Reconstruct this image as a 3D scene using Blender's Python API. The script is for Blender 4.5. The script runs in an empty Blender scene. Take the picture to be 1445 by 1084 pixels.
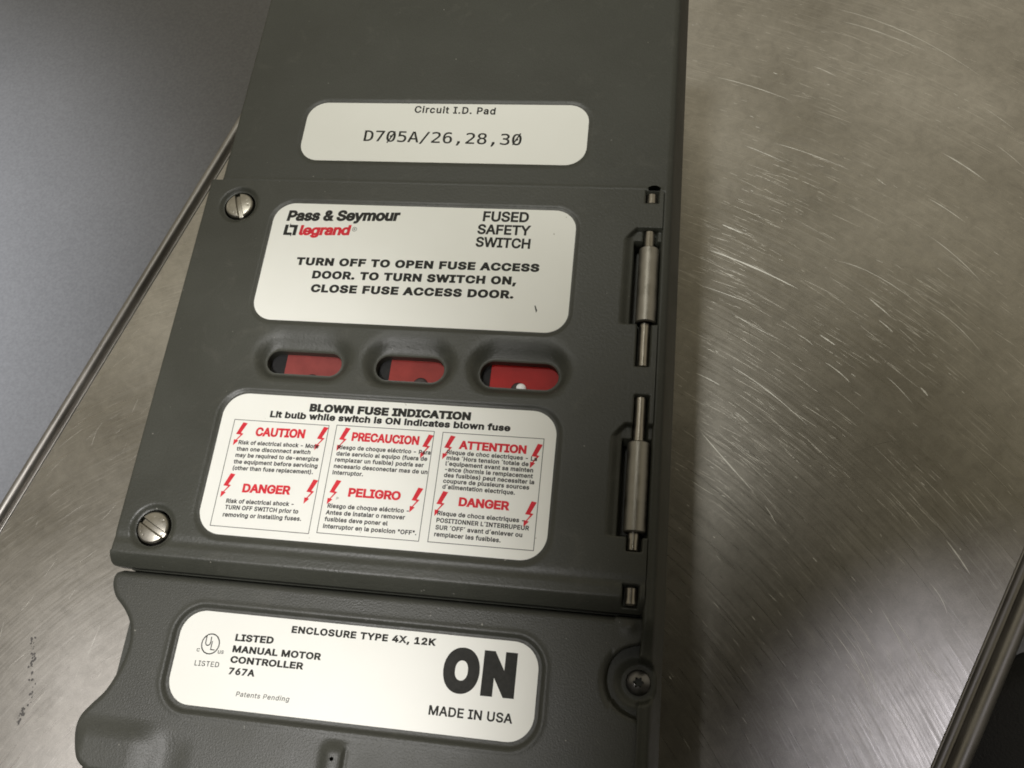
import bpy, bmesh, math, random, os
import numpy as np
from mathutils import Vector, Matrix
from mathutils.geometry import delaunay_2d_cdt

random.seed(7)
rng = np.random.default_rng(7)
S = 0.001                      # everything below is written in millimetres; S turns it into metres
scene = bpy.context.scene
col = scene.collection

# ------------------------------------------------------------------ camera
cam_d = bpy.data.cameras.new('camera')
cam = bpy.data.objects.new('camera', cam_d)
col.objects.link(cam)
cam_d.sensor_width = 36.0
cam_d.lens = 30.145
cam_d.clip_start = 0.01
cam_d.clip_end = 100.0
right = Vector((0.988385, 0.104114, -0.110703))
down = Vector((0.056189, -0.927195, -0.370341))
fwd = Vector((-0.141201, 0.359820, -0.922275))
M = Matrix((right, -down, -fwd)).transposed().to_4x4()
M.translation = Vector((0, 0, 410 * S))
cam.matrix_world = M
scene.camera = cam
cam_d.dof.use_dof = False
scene.cycles.filter_width = 1.8

# ------------------------------------------------------------------ room light: dim world, brighter towards the walls than overhead
world = bpy.data.worlds.new('World')
scene.world = world
world.use_nodes = True
wn, wl = world.node_tree.nodes, world.node_tree.links
wn.clear()
wo = wn.new('ShaderNodeOutputWorld'); wb = wn.new('ShaderNodeBackground')
tc = wn.new('ShaderNodeTexCoord'); sx = wn.new('ShaderNodeSeparateXYZ')
wl.new(tc.outputs['Generated'], sx.inputs[0])
wr = wn.new('ShaderNodeValToRGB')
wr.color_ramp.elements[0].position = 0.0; wr.color_ramp.elements[0].color = (0.30, 0.275, 0.22, 1)
wr.color_ramp.elements[1].position = 1.0; wr.color_ramp.elements[1].color = (0.016, 0.014, 0.011, 1)
for p_, c_ in ((0.70, (0.56, 0.51, 0.41, 1)), (0.80, (0.43, 0.385, 0.28, 1)), (0.885, (0.20, 0.175, 0.108, 1)), (0.925, (0.05, 0.043, 0.028, 1)), (0.96, (0.016, 0.014, 0.011, 1))):
    e = wr.color_ramp.elements.new(p_); e.color = c_
wl.new(sx.outputs['Z'], wr.inputs[0])
wy = wn.new('ShaderNodeMapRange'); wy.inputs['From Min'].default_value = -0.15; wy.inputs['From Max'].default_value = 0.25
wy.inputs['To Min'].default_value = 0.14; wy.inputs['To Max'].default_value = 1.0     # added dimming of the world's near side, deepens the lower right
wl.new(sx.outputs['Y'], wy.inputs['Value']); wm = wn.new('ShaderNodeMix'); wm.data_type = 'RGBA'; wm.blend_type = 'MULTIPLY'; wm.inputs[0].default_value = 1.0
wl.new(wr.outputs[0], wm.inputs[6]); wl.new(wy.outputs[0], wm.inputs[7]); wl.new(wm.outputs[2], wb.inputs[0])
wb.inputs[1].default_value = 1.0
wl.new(wb.outputs[0], wo.inputs[0])

def aim(o, loc, tgt):
    o.location = Vector(loc) * S
    o.rotation_euler = (Vector(tgt) - Vector(loc)).to_track_quat('-Z', 'Y').to_euler()

def area(name, loc, tgt, sx_, sy_, power, color, spread=180):
    l = bpy.data.lights.new(name, 'AREA'); l.shape = 'RECTANGLE'
    l.size = sx_ * S; l.size_y = sy_ * S; l.energy = power; l.color = color
    l.spread = math.radians(spread)
    o = bpy.data.objects.new(name, l); col.objects.link(o); aim(o, loc, tgt); return o

def spot(name, loc, tgt, half_deg, blend, radius, power, color):
    l = bpy.data.lights.new(name, 'SPOT'); l.spot_size = math.radians(2 * half_deg); l.spot_blend = blend
    l.shadow_soft_size = radius * S; l.energy = power; l.color = color
    o = bpy.data.objects.new(name, l); col.objects.link(o); aim(o, loc, tgt); return o

# the work lamp over the lower left, and a cooler lamp over the lower right
spot('work_lamp', (-230, -150, 900), (-196, 22, 0), 13.8, 0.62, 45, 27.0, (1.0, 0.975, 0.96))
spot('upper_fill', (-200, 330, 1000), (-65, 335, 0), 17, 1.0, 60, 21.0, (1.0, 0.985, 0.92))  # added fill with no known source, lifts the upper labels and table
spot('left_fill', (-700, -110, 1050), (-350, -30, 0), 13, 1.0, 60, 3.6, (1.0, 0.96, 0.97))  # extra lamp put in to make the table's lower left glow
spot('floor_fill', (-900, 150, 1100), (-870, 220, -230), 23, 1.0, 80, 72.0, (0.96, 0.97, 1.0))  # unseen lamp, added only to brighten the floor at the left
spot('bench_lamp', (560, 20, 1200), (228, -66, 0), 8.2, 0.10, 18, 3.4, (0.91, 0.89, 1.0))

scene.view_settings.view_transform = 'Standard'
scene.view_settings.look = 'None'
scene.view_settings.exposure = 0.0
scene.view_settings.gamma = 1.0
scene.view_settings.use_curve_mapping = False

# ------------------------------------------------------------------ helpers
def mat(name):
    m = bpy.data.materials.new(name); m.use_nodes = True
    n = m.node_tree.nodes; l = m.node_tree.links
    return m, n, l, n['Principled BSDF']

def node(n, t, **kw):
    x = n.new(t)
    for k, v in kw.items():
        if hasattr(x, k): setattr(x, k, v)
        else: x.inputs[k.replace('_', ' ')].default_value = v
    return x

def noise(n, l, vec, scale, detail=3, rough=0.5, dist=0.0):
    x = n.new('ShaderNodeTexNoise'); x.inputs['Scale'].default_value = scale
    x.inputs['Detail'].default_value = detail; x.inputs['Roughness'].default_value = rough
    x.inputs['Distortion'].default_value = dist
    if vec is not None: l.new(vec, x.inputs['Vector'])
    return x

def ramp(n, l, src, stops):
    r = n.new('ShaderNodeValToRGB')
    el = r.color_ramp.elements
    while len(el) < len(stops): el.new(0.5)
    for i, (p, c) in enumerate(stops):
        el[i].position = p; el[i].color = (c, c, c, 1) if isinstance(c, (int, float)) else (*c, 1)
    l.new(src, r.inputs[0]); return r

def mathn(n, l, op, a, b=None):
    x = n.new('ShaderNodeMath'); x.operation = op
    for i, v in enumerate((a, b)):
        if v is None: continue
        if isinstance(v, (int, float)): x.inputs[i].default_value = v
        else: l.new(v, x.inputs[i])
    return x.outputs[0]

def tcoord(n): return n.new('ShaderNodeTexCoord').outputs['Object']

# ------------------------------------------------------------------ materials (coordinates are object space in metres, all meshes keep the world origin)
def plastic(name, c, grain=900, gd=0.10, rough=0.52, stip=0.0):
    m, n, l, p = mat(name); v = tcoord(n)
    a = noise(n, l, v, 26, 5, 0.6)
    r = ramp(n, l, a.outputs[0], [(0.3, tuple(x * 0.90 for x in c)), (0.7, tuple(x * 1.10 for x in c))])
    g = ramp(n, l, noise(n, l, v, 2600, 2, 0.8).outputs[0], [(0.3, 0.80), (0.7, 1.22)])
    dz = noise(n, l, v, 75, 7, 0.75, 0.8); dr = ramp(n, l, dz.outputs[0], [(0.56, 0.0), (0.76, 0.13)])      # dusty, handled patches
    m1 = n.new('ShaderNodeMix'); m1.data_type = 'RGBA'; m1.blend_type = 'MULTIPLY'; m1.inputs[0].default_value = 1
    l.new(r.outputs[0], m1.inputs[6]); l.new(g.outputs[0], m1.inputs[7])
    m2 = n.new('ShaderNodeMix'); m2.data_type = 'RGBA'; l.new(dr.outputs[0], m2.inputs[0]); l.new(m1.outputs[2], m2.inputs[6]); m2.inputs[7].default_value = (0.20, 0.19, 0.16, 1)
    sr = ramp(n, l, noise(n, l, v, 620, 1, 0.5).outputs[0], [(0.80, 0.0), (0.83, 0.6)])      # stray lint and dust specks
    m3 = n.new('ShaderNodeMix'); m3.data_type = 'RGBA'; l.new(sr.outputs[0], m3.inputs[0]); l.new(m2.outputs[2], m3.inputs[6]); m3.inputs[7].default_value = (0.34, 0.33, 0.29, 1)
    l.new(m3.outputs[2], p.inputs['Base Color'])
    rr = ramp(n, l, a.outputs[0], [(0.3, rough - 0.05), (0.7, rough + 0.06)])
    l.new(rr.outputs[0], p.inputs['Roughness'])
    b1 = noise(n, l, v, grain, 2, 0.6)
    b = n.new('ShaderNodeBump'); b.inputs['Strength'].default_value = 1.0; b.inputs['Distance'].default_value = gd * S
    l.new(b1.outputs[0], b.inputs['Height']); l.new(b.outputs[0], p.inputs['Normal'])
    p.inputs['IOR'].default_value = 1.45
    return m

M_body = plastic('olive_grey_plastic', (0.0415, 0.0432, 0.034), 900, 0.10, 0.50)
M_door = plastic('door_plastic', (0.0435, 0.0450, 0.0355), 900, 0.10, 0.44)
M_lever = plastic('lever_plastic', (0.0450, 0.0460, 0.0375), 1500, 0.11, 0.46)
M_dark = plastic('black_plastic', (0.008, 0.008, 0.008), 800, 0.1, 0.75)

def label_mat():
    m, n, l, p = mat('label_stock'); v = tcoord(n)
    a = noise(n, l, v, 14, 4, 0.6)
    r = ramp(n, l, a.outputs[0], [(0.3, (0.79, 0.795, 0.735)), (0.7, (0.84, 0.845, 0.79))])
    # a few small dirt specks
    s = noise(n, l, v, 260, 2, 0.5); sr = ramp(n, l, s.outputs[0], [(0.775, 0.0), (0.80, 0.6)])
    mx = n.new('ShaderNodeMix'); mx.data_type = 'RGBA'
    l.new(sr.outputs[0], mx.inputs[0]); l.new(r.outputs[0], mx.inputs[6]); mx.inputs[7].default_value = (0.30, 0.28, 0.22, 1)
    l.new(mx.outputs[2], p.inputs['Base Color'])
    p.inputs['Roughness'].default_value = 0.42
    b1 = noise(n, l, v, 700, 2, 0.6)
    b = n.new('ShaderNodeBump'); b.inputs['Strength'].default_value = 1; b.inputs['Distance'].default_value = 0.01 * S
    l.new(b1.outputs[0], b.inputs['Height']); l.new(b.outputs[0], p.inputs['Normal'])
    return m
M_label = label_mat()

def ink(name, c):
    m, n, l, p = mat(name); v = tcoord(n)
    a = noise(n, l, v, 500, 2, 0.5)
    r = ramp(n, l, a.outputs[0], [(0.3, c), (0.75, tuple(min(1, x * 1.25 + 0.006) for x in c))])
    l.new(r.outputs[0], p.inputs['Base Color']); p.inputs['Roughness'].default_value = 0.6; p.inputs['Specular IOR Level'].default_value = 0.2
    return m
M_black = ink('black_ink', (0.018, 0.018, 0.015))
M_grey = ink('thin_black_ink', (0.05, 0.05, 0.045))
M_red = ink('red_ink', (0.56, 0.022, 0.035))

def steel(name, base, rough, scale=1.0):
    m, n, l, p = mat(name); v = tcoord(n)
    p.inputs['Metallic'].default_value = 1.0
    a = noise(n, l, v, 180 * scale, 4, 0.6)
    r = ramp(n, l, a.outputs[0], [(0.3, tuple(x * 0.82 for x in base)), (0.7, tuple(x * 1.1 for x in base))])
    l.new(r.outputs[0], p.inputs['Base Color'])
    rr = ramp(n, l, a.outputs[0], [(0.3, rough - 0.07), (0.7, rough + 0.07)])
    l.new(rr.outputs[0], p.inputs['Roughness'])
    b1 = noise(n, l, v, 600 * scale, 3, 0.6)
    b = n.new('ShaderNodeBump'); b.inputs['Strength'].default_value = 0.6; b.inputs['Distance'].default_value = 0.05 * S
    l.new(b1.outputs[0], b.inputs['Height']); l.new(b.outputs[0], p.inputs['Normal'])
    return m
M_screw = steel('screw_steel', (0.38, 0.36, 0.31), 0.38, 0.5)
M_hinge = steel('hinge_steel', (0.30, 0.285, 0.25), 0.42)
M_pin = steel('pin_steel', (0.33, 0.305, 0.26), 0.34)
M_torx = steel('torx_steel', (0.16, 0.155, 0.15), 0.35)
M_rim = steel('rim_steel', (0.34, 0.325, 0.30), 0.48, 0.25)

def table_mat():
    m, n, l, p = mat('brushed_stainless'); v = tcoord(n)
    # polar coordinates about the swirl centre of the wiping scratches
    mp = n.new('ShaderNodeMapping'); mp.inputs['Location'].default_value = (0.13, 0.12, 0); l.new(v, mp.inputs[0])
    s = n.new('ShaderNodeSeparateXYZ'); l.new(mp.outputs[0], s.inputs[0])
    X, Y = s.outputs['X'], s.outputs['Y']
    rad = mathn(n, l, 'SQRT', mathn(n, l, 'ADD', mathn(n, l, 'MULTIPLY', X, X), mathn(n, l, 'MULTIPLY', Y, Y)))
    ang = mathn(n, l, 'ARCTAN2', Y, X)
    def polar(fr, fa, detail=3):
        c = n.new('ShaderNodeCombineXYZ')
        l.new(mathn(n, l, 'MULTIPLY', rad, fr), c.inputs[0]); l.new(mathn(n, l, 'MULTIPLY', ang, fa), c.inputs[1])
        return noise(n, l, c.outputs[0], 1.0, detail, 0.65, 0.15)
    fine = polar(1600, 14); fine2 = polar(800, 5, 4)
    patch = noise(n, l, v, 22, 4, 0.6, 0.3); cloud = noise(n, l, v, 9, 3, 0.55)
    speck = noise(n, l, v, 2400, 2, 0.8)
    pm = ramp(n, l, patch.outputs[0], [(0.36, 0.0), (0.62, 1.0)])
    sc = ramp(n, l, fine.outputs[0], [(0.56, 0.0), (0.68, 1.0)])
    scr = mathn(n, l, 'MULTIPLY', sc.outputs[0], pm.outputs[0])
    base = ramp(n, l, cloud.outputs[0], [(0.32, (0.325, 0.308, 0.272)), (0.68, (0.535, 0.515, 0.475))])
    mott = ramp(n, l, noise(n, l, v, 140, 7, 0.75, 0.5).outputs[0], [(0.34, 0.86), (0.62, 1.06)])
    mu = n.new('ShaderNodeMix'); mu.data_type = 'RGBA'; mu.blend_type = 'MULTIPLY'; mu.inputs[0].default_value = 1
    mg = n.new('ShaderNodeMix'); mg.data_type = 'RGBA'; mg.blend_type = 'MULTIPLY'; mg.inputs[0].default_value = 1
    l.new(base.outputs[0], mg.inputs[6]); l.new(ramp(n, l, speck.outputs[0], [(0.3, 0.84), (0.7, 1.16)]).outputs[0], mg.inputs[7])
    l.new(mg.outputs[2], mu.inputs[6]); l.new(mott.outputs[0], mu.inputs[7])
    mx = n.new('ShaderNodeMix'); mx.data_type = 'RGBA'
    l.new(mathn(n, l, 'MULTIPLY', scr, 0.50), mx.inputs[0]); l.new(mu.outputs[2], mx.inputs[6]); mx.inputs[7].default_value = (0.78, 0.76, 0.72, 1)
    l.new(mx.outputs[2], p.inputs['Base Color'])
    p.inputs['Metallic'].default_value = 0.88
    rg = ramp(n, l, fine2.outputs[0], [(0.3, 0.26), (0.7, 0.36)])
    l.new(rg.outputs[0], p.inputs['Roughness'])
    sv = n.new('ShaderNodeSeparateXYZ'); l.new(v, sv.inputs[0])
    mr = n.new('ShaderNodeMapRange'); mr.inputs['From Min'].default_value = -0.12; mr.inputs['From Max'].default_value = 0.02
    mr.inputs['To Min'].default_value = 0.12; mr.inputs['To Max'].default_value = 0.17; l.new(sv.outputs['X'], mr.inputs['Value'])
    h = mathn(n, l, 'ADD', mathn(n, l, 'MULTIPLY', fine2.outputs[0], mr.outputs[0]), mathn(n, l, 'ADD', mathn(n, l, 'MULTIPLY', speck.outputs[0], 0.35), mathn(n, l, 'MULTIPLY', fine.outputs[0], 0.12)))
    b = n.new('ShaderNodeBump'); b.inputs['Strength'].default_value = 0.8; b.inputs['Distance'].default_value = 0.05 * S
    l.new(h, b.inputs['Height']); l.new(b.outputs[0], p.inputs['Normal'])
    return m
M_table = table_mat()

def scratch_mat(name, c, rough):
    m, n, l, p = mat(name)
    p.inputs['Base Color'].default_value = (*c, 1); p.inputs['Metallic'].default_value = 0.4 if c[0] > 0.9 else (0.85 if c[0] > 0.5 else 0.3); p.inputs['Roughness'].default_value = rough
    return m
M_scr = [scratch_mat('scratch_bright', (0.97, 0.96, 0.90), 0.45), scratch_mat('scratch_faint', (0.86, 0.84, 0.78), 0.5),
         scratch_mat('scratch_dark', (0.16, 0.15, 0.12), 0.6)]

def floor_mat():
    m, n, l, p = mat('grey_floor'); v = tcoord(n)
    a = noise(n, l, v, 5, 4, 0.5); s = noise(n, l, v, 420, 2, 0.6)
    r = ramp(n, l, a.outputs[0], [(0.3, (0.29, 0.30, 0.325)), (0.7, (0.345, 0.353, 0.38))])
    r2 = ramp(n, l, s.outputs[0], [(0.3, 0.88), (0.7, 1.08)])
    mu = n.new('ShaderNodeMix'); mu.data_type = 'RGBA'; mu.blend_type = 'MULTIPLY'; mu.inputs[0].default_value = 1
    l.new(r.outputs[0], mu.inputs[6]); l.new(r2.outputs[0], mu.inputs[7]); l.new(mu.outputs[2], p.inputs['Base Color'])
    p.inputs['Roughness'].default_value = 0.6
    return m
M_floor = floor_mat()
def lens_mat(name, c, rough):
    m, n, l, p = mat(name); v = tcoord(n)
    a = noise(n, l, v, 120, 3, 0.6)
    r = ramp(n, l, a.outputs[0], [(0.3, tuple(x * 0.85 for x in c)), (0.7, tuple(min(1, x * 1.12) for x in c))])
    l.new(r.outputs[0], p.inputs['Base Color']); p.inputs['Roughness'].default_value = rough
    p.inputs['Specular IOR Level'].default_value = 0.16
    return m
M_lens = [lens_mat('dusty_red_lens', (0.225, 0.048, 0.043), 0.45), lens_mat('dull_red_lens', (0.25, 0.036, 0.030), 0.45), lens_mat('bright_red_lens', (0.34, 0.010, 0.008), 0.40)]
M_bulb, _n, _l, _p = mat('bulb_tip'); _p.inputs['Base Color'].default_value = (0.05, 0.04, 0.04, 1); _p.inputs['Roughness'].default_value = 0.12
M_glint, _n, _l, _p = mat('painted_glint'); _p.inputs['Base Color'].default_value = (0.95, 0.95, 0.95, 1); _p.inputs['Roughness'].default_value = 0.3  # white colour standing in for small highlights in the windows

# ------------------------------------------------------------------ object helpers
def link(name, mesh, m=None, parent=None):
    o = bpy.data.objects.new(name, mesh); col.objects.link(o)
    if m is not None: mesh.materials.append(m)
    if parent is not None: o.parent = parent
    return o

def tag(o, label=None, cat=None, group=None, kind=None):
    for k, v in (('label', label), ('category', cat), ('group', group), ('kind', kind)):
        if v: o[k] = v
    return o

def mesh_np(name, v, f, smooth=True):
    me = bpy.data.meshes.new(name)
    me.from_pydata((np.asarray(v, float) * S).tolist(), [], [list(x) for x in f])
    me.update()
    if smooth: me.polygons.foreach_set('use_smooth', [True] * len(me.polygons))
    return me

# signed distances, negative inside
def sd_rrect(x, y, x0, x1, y0, y1, r):
    cx, cy = (x0 + x1) / 2, (y0 + y1) / 2
    qx = np.abs(x - cx) - (x1 - x0) / 2 + r; qy = np.abs(y - cy) - (y1 - y0) / 2 + r
    return np.hypot(np.maximum(qx, 0), np.maximum(qy, 0)) + np.minimum(np.maximum(qx, qy), 0) - r
def sd_circle(x, y, cx, cy, r): return np.hypot(x - cx, y - cy) - r
def sd_poly(x, y, P):
    P = np.asarray(P, float); d = np.full(x.shape, 1e9); ins = np.zeros(x.shape, bool)
    for i in range(len(P)):
        a, b = P[i - 1], P[i]; e = b - a; L = e @ e
        t = np.clip(((x - a[0]) * e[0] + (y - a[1]) * e[1]) / L, 0, 1)
        d = np.minimum(d, np.hypot(x - a[0] - t * e[0], y - a[1] - t * e[1]))
        c = ((a[1] > y) != (b[1] > y))
        with np.errstate(divide='ignore', invalid='ignore'):
            xc = (b[0] - a[0]) * (y - a[1]) / (b[1] - a[1]) + a[0]
        ins ^= c & (x < xc)
    return np.where(ins, -d, d)
def sst(t): t = np.clip(t, 0, 1); return t * t * (3 - 2 * t)
def edge_round(d, r):           # d = sdf (negative inside); drop near the border
    t = np.clip((d + r) / r, 0, 1)
    return -r * (1 - np.sqrt(np.maximum(1 - t * t, 0)))

def shell(name, x0, x1, y0, y1, step, sdf, hfun, zlow, m, parent, wall_inset=0.0):
    """A moulded sheet: height map hfun over the region sdf < 0, outline snapped to the contour, walls dropped from every border to zlow."""
    nx, ny = int(round((x1 - x0) / step)) + 1, int(round((y1 - y0) / step)) + 1
    gx, gy = np.meshgrid(np.linspace(x0, x1, nx), np.linspace(y0, y1, ny), indexing='ij')
    d = sdf(gx, gy)
    out = d > 1e-6
    ids = np.arange(nx * ny).reshape(nx, ny)
    q = np.stack([ids[:-1, :-1], ids[1:, :-1], ids[1:, 1:], ids[:-1, 1:]], -1).reshape(-1, 4)
    of = out.reshape(-1)
    keep = ~(of[q].all(1))
    q = q[keep]
    px, py = gx.reshape(-1).copy(), gy.reshape(-1).copy()
    used = np.zeros(nx * ny, bool); used[q.reshape(-1)] = True
    mv = used & of
    for _ in range(4):
        X, Y = px[mv], py[mv]; e_ = 0.02
        dd = sdf(X, Y); gxd = (sdf(X + e_, Y) - sdf(X - e_, Y)) / (2 * e_); gyd = (sdf(X, Y + e_) - sdf(X, Y - e_)) / (2 * e_)
        gl = np.maximum(gxd ** 2 + gyd ** 2, 0.05)
        px[mv] = X - dd * gxd / gl; py[mv] = Y - dd * gyd / gl
    pz = hfun(px, py, sdf(px, py))
    rem = -np.ones(nx * ny, int); idx = np.nonzero(used)[0]; rem[idx] = np.arange(len(idx))
    q = rem[q]
    V = np.stack([px[idx], py[idx], pz[idx]], 1)
    # borders
    e = np.concatenate([q[:, [0, 1]], q[:, [1, 2]], q[:, [2, 3]], q[:, [3, 0]]])
    key = np.sort(e, 1); key = key[:, 0].astype(np.int64) * len(V) + key[:, 1]
    u, inv, cnt = np.unique(key, return_inverse=True, return_counts=True)
    be = e[cnt[inv.reshape(-1)] == 1]
    bv = np.unique(be); bm_ = -np.ones(len(V), int); bm_[bv] = np.arange(len(bv)) + len(V)
    # a duplicate rim so the wall keeps a crisp edge
    bm2 = -np.ones(len(V), int); bm2[bv] = np.arange(len(bv)) + len(V) + len(bv)
    Vr = V[bv].copy(); Vl = V[bv].copy(); Vl[:, 2] = zlow
    W = np.stack([bm_[be[:, 1]], bm_[be[:, 0]], bm2[be[:, 0]], bm2[be[:, 1]]], 1)
    VV = np.concatenate([V, Vr, Vl]); FF = np.concatenate([q, W])
    me = bpy.data.meshes.new(name)
    me.vertices.add(len(VV)); me.vertices.foreach_set('co', (VV * S).reshape(-1))
    me.loops.add(len(FF) * 4); me.loops.foreach_set('vertex_index', FF.reshape(-1).astype(np.int32))
    me.polygons.add(len(FF)); me.polygons.foreach_set('loop_start', np.arange(len(FF), dtype=np.int32) * 4)
    me.polygons.foreach_set('use_smooth', np.ones(len(FF), bool))
    me.update(calc_edges=True); me.validate()
    return link(name, me, m, parent)

def sheet(name, P, z, m, parent, thick=0.12):
    """flat piece with an outline and real thickness"""
    P = [tuple(p) for p in P]; n = len(P)
    v = [(x, y, z) for x, y in P] + [(x, y, z - thick) for x, y in P]
    f = [list(range(n))] + [[i, i + n, (i + 1) % n + n, (i + 1) % n][::-1] for i in range(n)] + [list(range(2 * n - 1, n - 1, -1))]
    return link(name, mesh_np(name, v, f, False), m, parent)

def rrect_pts(x0, x1, y0, y1, r, k=14):
    out = []
    for cx, cy, a in ((x1 - r, y1 - r, 0), (x0 + r, y1 - r, 90), (x0 + r, y0 + r, 180), (x1 - r, y0 + r, 270)):
        for i in range(k + 1):
            t = math.radians(a + 90 * i / k); out.append((cx + r * math.cos(t), cy + r * math.sin(t)))
    return out

def rod(name, x, z, r, y0, y1, m, parent, bev=0.4, seg=32, hollow=0.0):
    prof = [(y0, 0.01), (y0, r - bev), (y0 + bev, r), (y1 - bev, r), (y1, r - bev), (y1, 0.01)]
    if hollow: prof = [(y0 + 3, hollow), (y0, hollow), (y0, r - bev), (y0 + bev, r), (y1 - bev, r), (y1, r - bev), (y1, hollow), (y1 - 3, hollow)]
    v, f = [], []
    for yy, rr in prof:
        for i in range(seg):
            t = 2 * math.pi * i / seg; v.append((x + rr * math.cos(t), yy, z + rr * math.sin(t)))
    for j in range(len(prof) - 1):
        for i in range(seg):
            a = j * seg + i; b = j * seg + (i + 1) % seg; f.append([a, b, b + seg, a + seg])
    me = mesh_np(name, v, f, True)
    o = link(name, me, m, parent)
    bm = bmesh.new(); bm.from_mesh(me); bmesh.ops.recalc_face_normals(bm, faces=bm.faces)
    for ed in bm.edges:
        if len(ed.link_faces) == 2 and ed.calc_face_angle(0) > 0.6: ed.smooth = False
    bm.to_mesh(me); bm.free()
    return o

def dome(name, cx, cy, cz, r, h, m, parent, seg=40, rings=10):
    v, f = [(cx, cy, cz + h)], []
    for j in range(1, rings + 1):
        t = math.pi / 2 * j / rings
        for i in range(seg):
            a = 2 * math.pi * i / seg; v.append((cx + r * math.sin(t) * math.cos(a), cy + r * math.sin(t) * math.sin(a), cz + h * math.cos(t)))
    for i in range(seg): f.append([0, 1 + i, 1 + (i + 1) % seg])
    for j in range(rings - 1):
        for i in range(seg):
            a = 1 + j * seg + i; b = 1 + j * seg + (i + 1) % seg; f.append([a, a + seg, b + seg, b])
    return link(name, mesh_np(name, v, f, True), m, parent)

# ------------------------------------------------------------------ setting: floor and steel table
def big_quad(name, x0, x1, y0, y1, z, m, n=1):
    return link(name, mesh_np(name, [(x0, y0, z), (x1, y0, z), (x1, y1, z), (x0, y1, z)], [[0, 1, 2, 3]], False), m)
FLOOR_Z = -230
tag(big_quad('floor', -6000, 6000, -6000, 6000, FLOOR_Z, M_floor), kind='structure')

table = bpy.data.objects.new('steel_table', None); col.objects.link(table); table.location = (-0.05 , 0.1, FLOOR_Z * S)
tag(table, 'scratched stainless steel table top with rolled rims, under the grey safety switch', 'table')
Tinv = Matrix.Translation(-table.location)
def tchild(o):
    o.parent = table; o.matrix_parent_inverse = Tinv; return o

# inner border lines of the two rolled rims (measured on the table plane)
def line_at(a, b, y): t = (y - a[1]) / (b[1] - a[1]); return a[0] + t * (b[0] - a[0])
L0, L1 = (-321.2, 60.3), (-259.4, 267.9)
R0, R1 = (131.2, -1.7), (178.0, 95.2)
YB, YT = -260, 560
tp = [(line_at(L0, L1, YB), YB), (line_at(R0, R1, YB), YB), (line_at(R0, R1, YT), YT), (line_at(L0, L1, YT), YT)]
tv = [(x, y, 0) for x, y in tp] + [(x, y, -1.2) for x, y in tp]
tchild(link('table_top', mesh_np('table_top', tv, [[0, 1, 2, 3], [7, 6, 5, 4], [0, 4, 5, 1], [1, 5, 6, 2], [2, 6, 7, 3], [3, 7, 4, 0]], False), M_table))

def rim(name, a, b, side, width, label):
    """rolled rim swept along the border from a to b; side +1 = outside lies to the right"""
    d = (Vector((b[0], b[1], 0)) - Vector((a[0], a[1], 0))).normalized(); nrm = Vector((d.y, -d.x, 0)) * side
    w = width
    vw = 0.42 * w
    prof = [(0, -0.2), (0.15, 0.35), (0.6, 0.7), (1.1, 0.45), (1.5, -1.4), (2.1, -3.2), (vw, -3.4)]
    r = (w - vw) / 2; cx = vw + r; cz = -0.9
    for i in range(15):
        t = math.radians(205 - i * 20); prof.append((cx + r * math.cos(t), cz + r * math.sin(t)))
    prof.append((cx + 1.0, cz - r - 6)); prof.append((2, cz - r - 14)); prof.append((2, -30))
    v, f = [], []; n = 26
    for k in range(n + 1):
        yy = YB + (YT - YB) * k / n; xx = line_at(a, b, yy)
        for o_, z_ in prof:
            q = Vector((xx, yy, 0)) + nrm * o_; v.append((q.x, q.y, z_))
    m_ = len(prof)
    for k in range(n):
        for j in range(m_ - 1):
            i0 = k * m_ + j; f.append([i0, i0 + 1, i0 + 1 + m_, i0 + m_] if side < 0 else [i0, i0 + m_, i0 + 1 + m_, i0 + 1])
    o = link(name, mesh_np(name, v, f, True), M_rim); o['label'] = label
    return tchild(o)
rim('rolled_rim', L0, L1, -1, 9.5, 'rolled steel rim along the left border of the table')
rim('rolled_rim', R0, R1, 1, 13.5, 'rolled steel rim along the right border of the table')
for nm, x, y in (('leg', tp[0][0] + 40, YB + 40), ('leg', tp[1][0] - 40, YB + 40), ('leg', tp[2][0] - 40, YT - 40), ('leg', tp[3][0] + 40, YT - 40)):
    bm = bmesh.new(); bmesh.ops.create_cone(bm, cap_ends=True, segments=20, radius1=16 * S, radius2=16 * S, depth=(-FLOOR_Z - 1.2) * S)
    bmesh.ops.translate(bm, verts=bm.verts, vec=(x * S, y * S, (FLOOR_Z - 1.2) / 2 * S)); me = bpy.data.meshes.new(nm); bm.to_mesh(me); bm.free()
    tchild(link(nm, me, M_rim))

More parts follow.
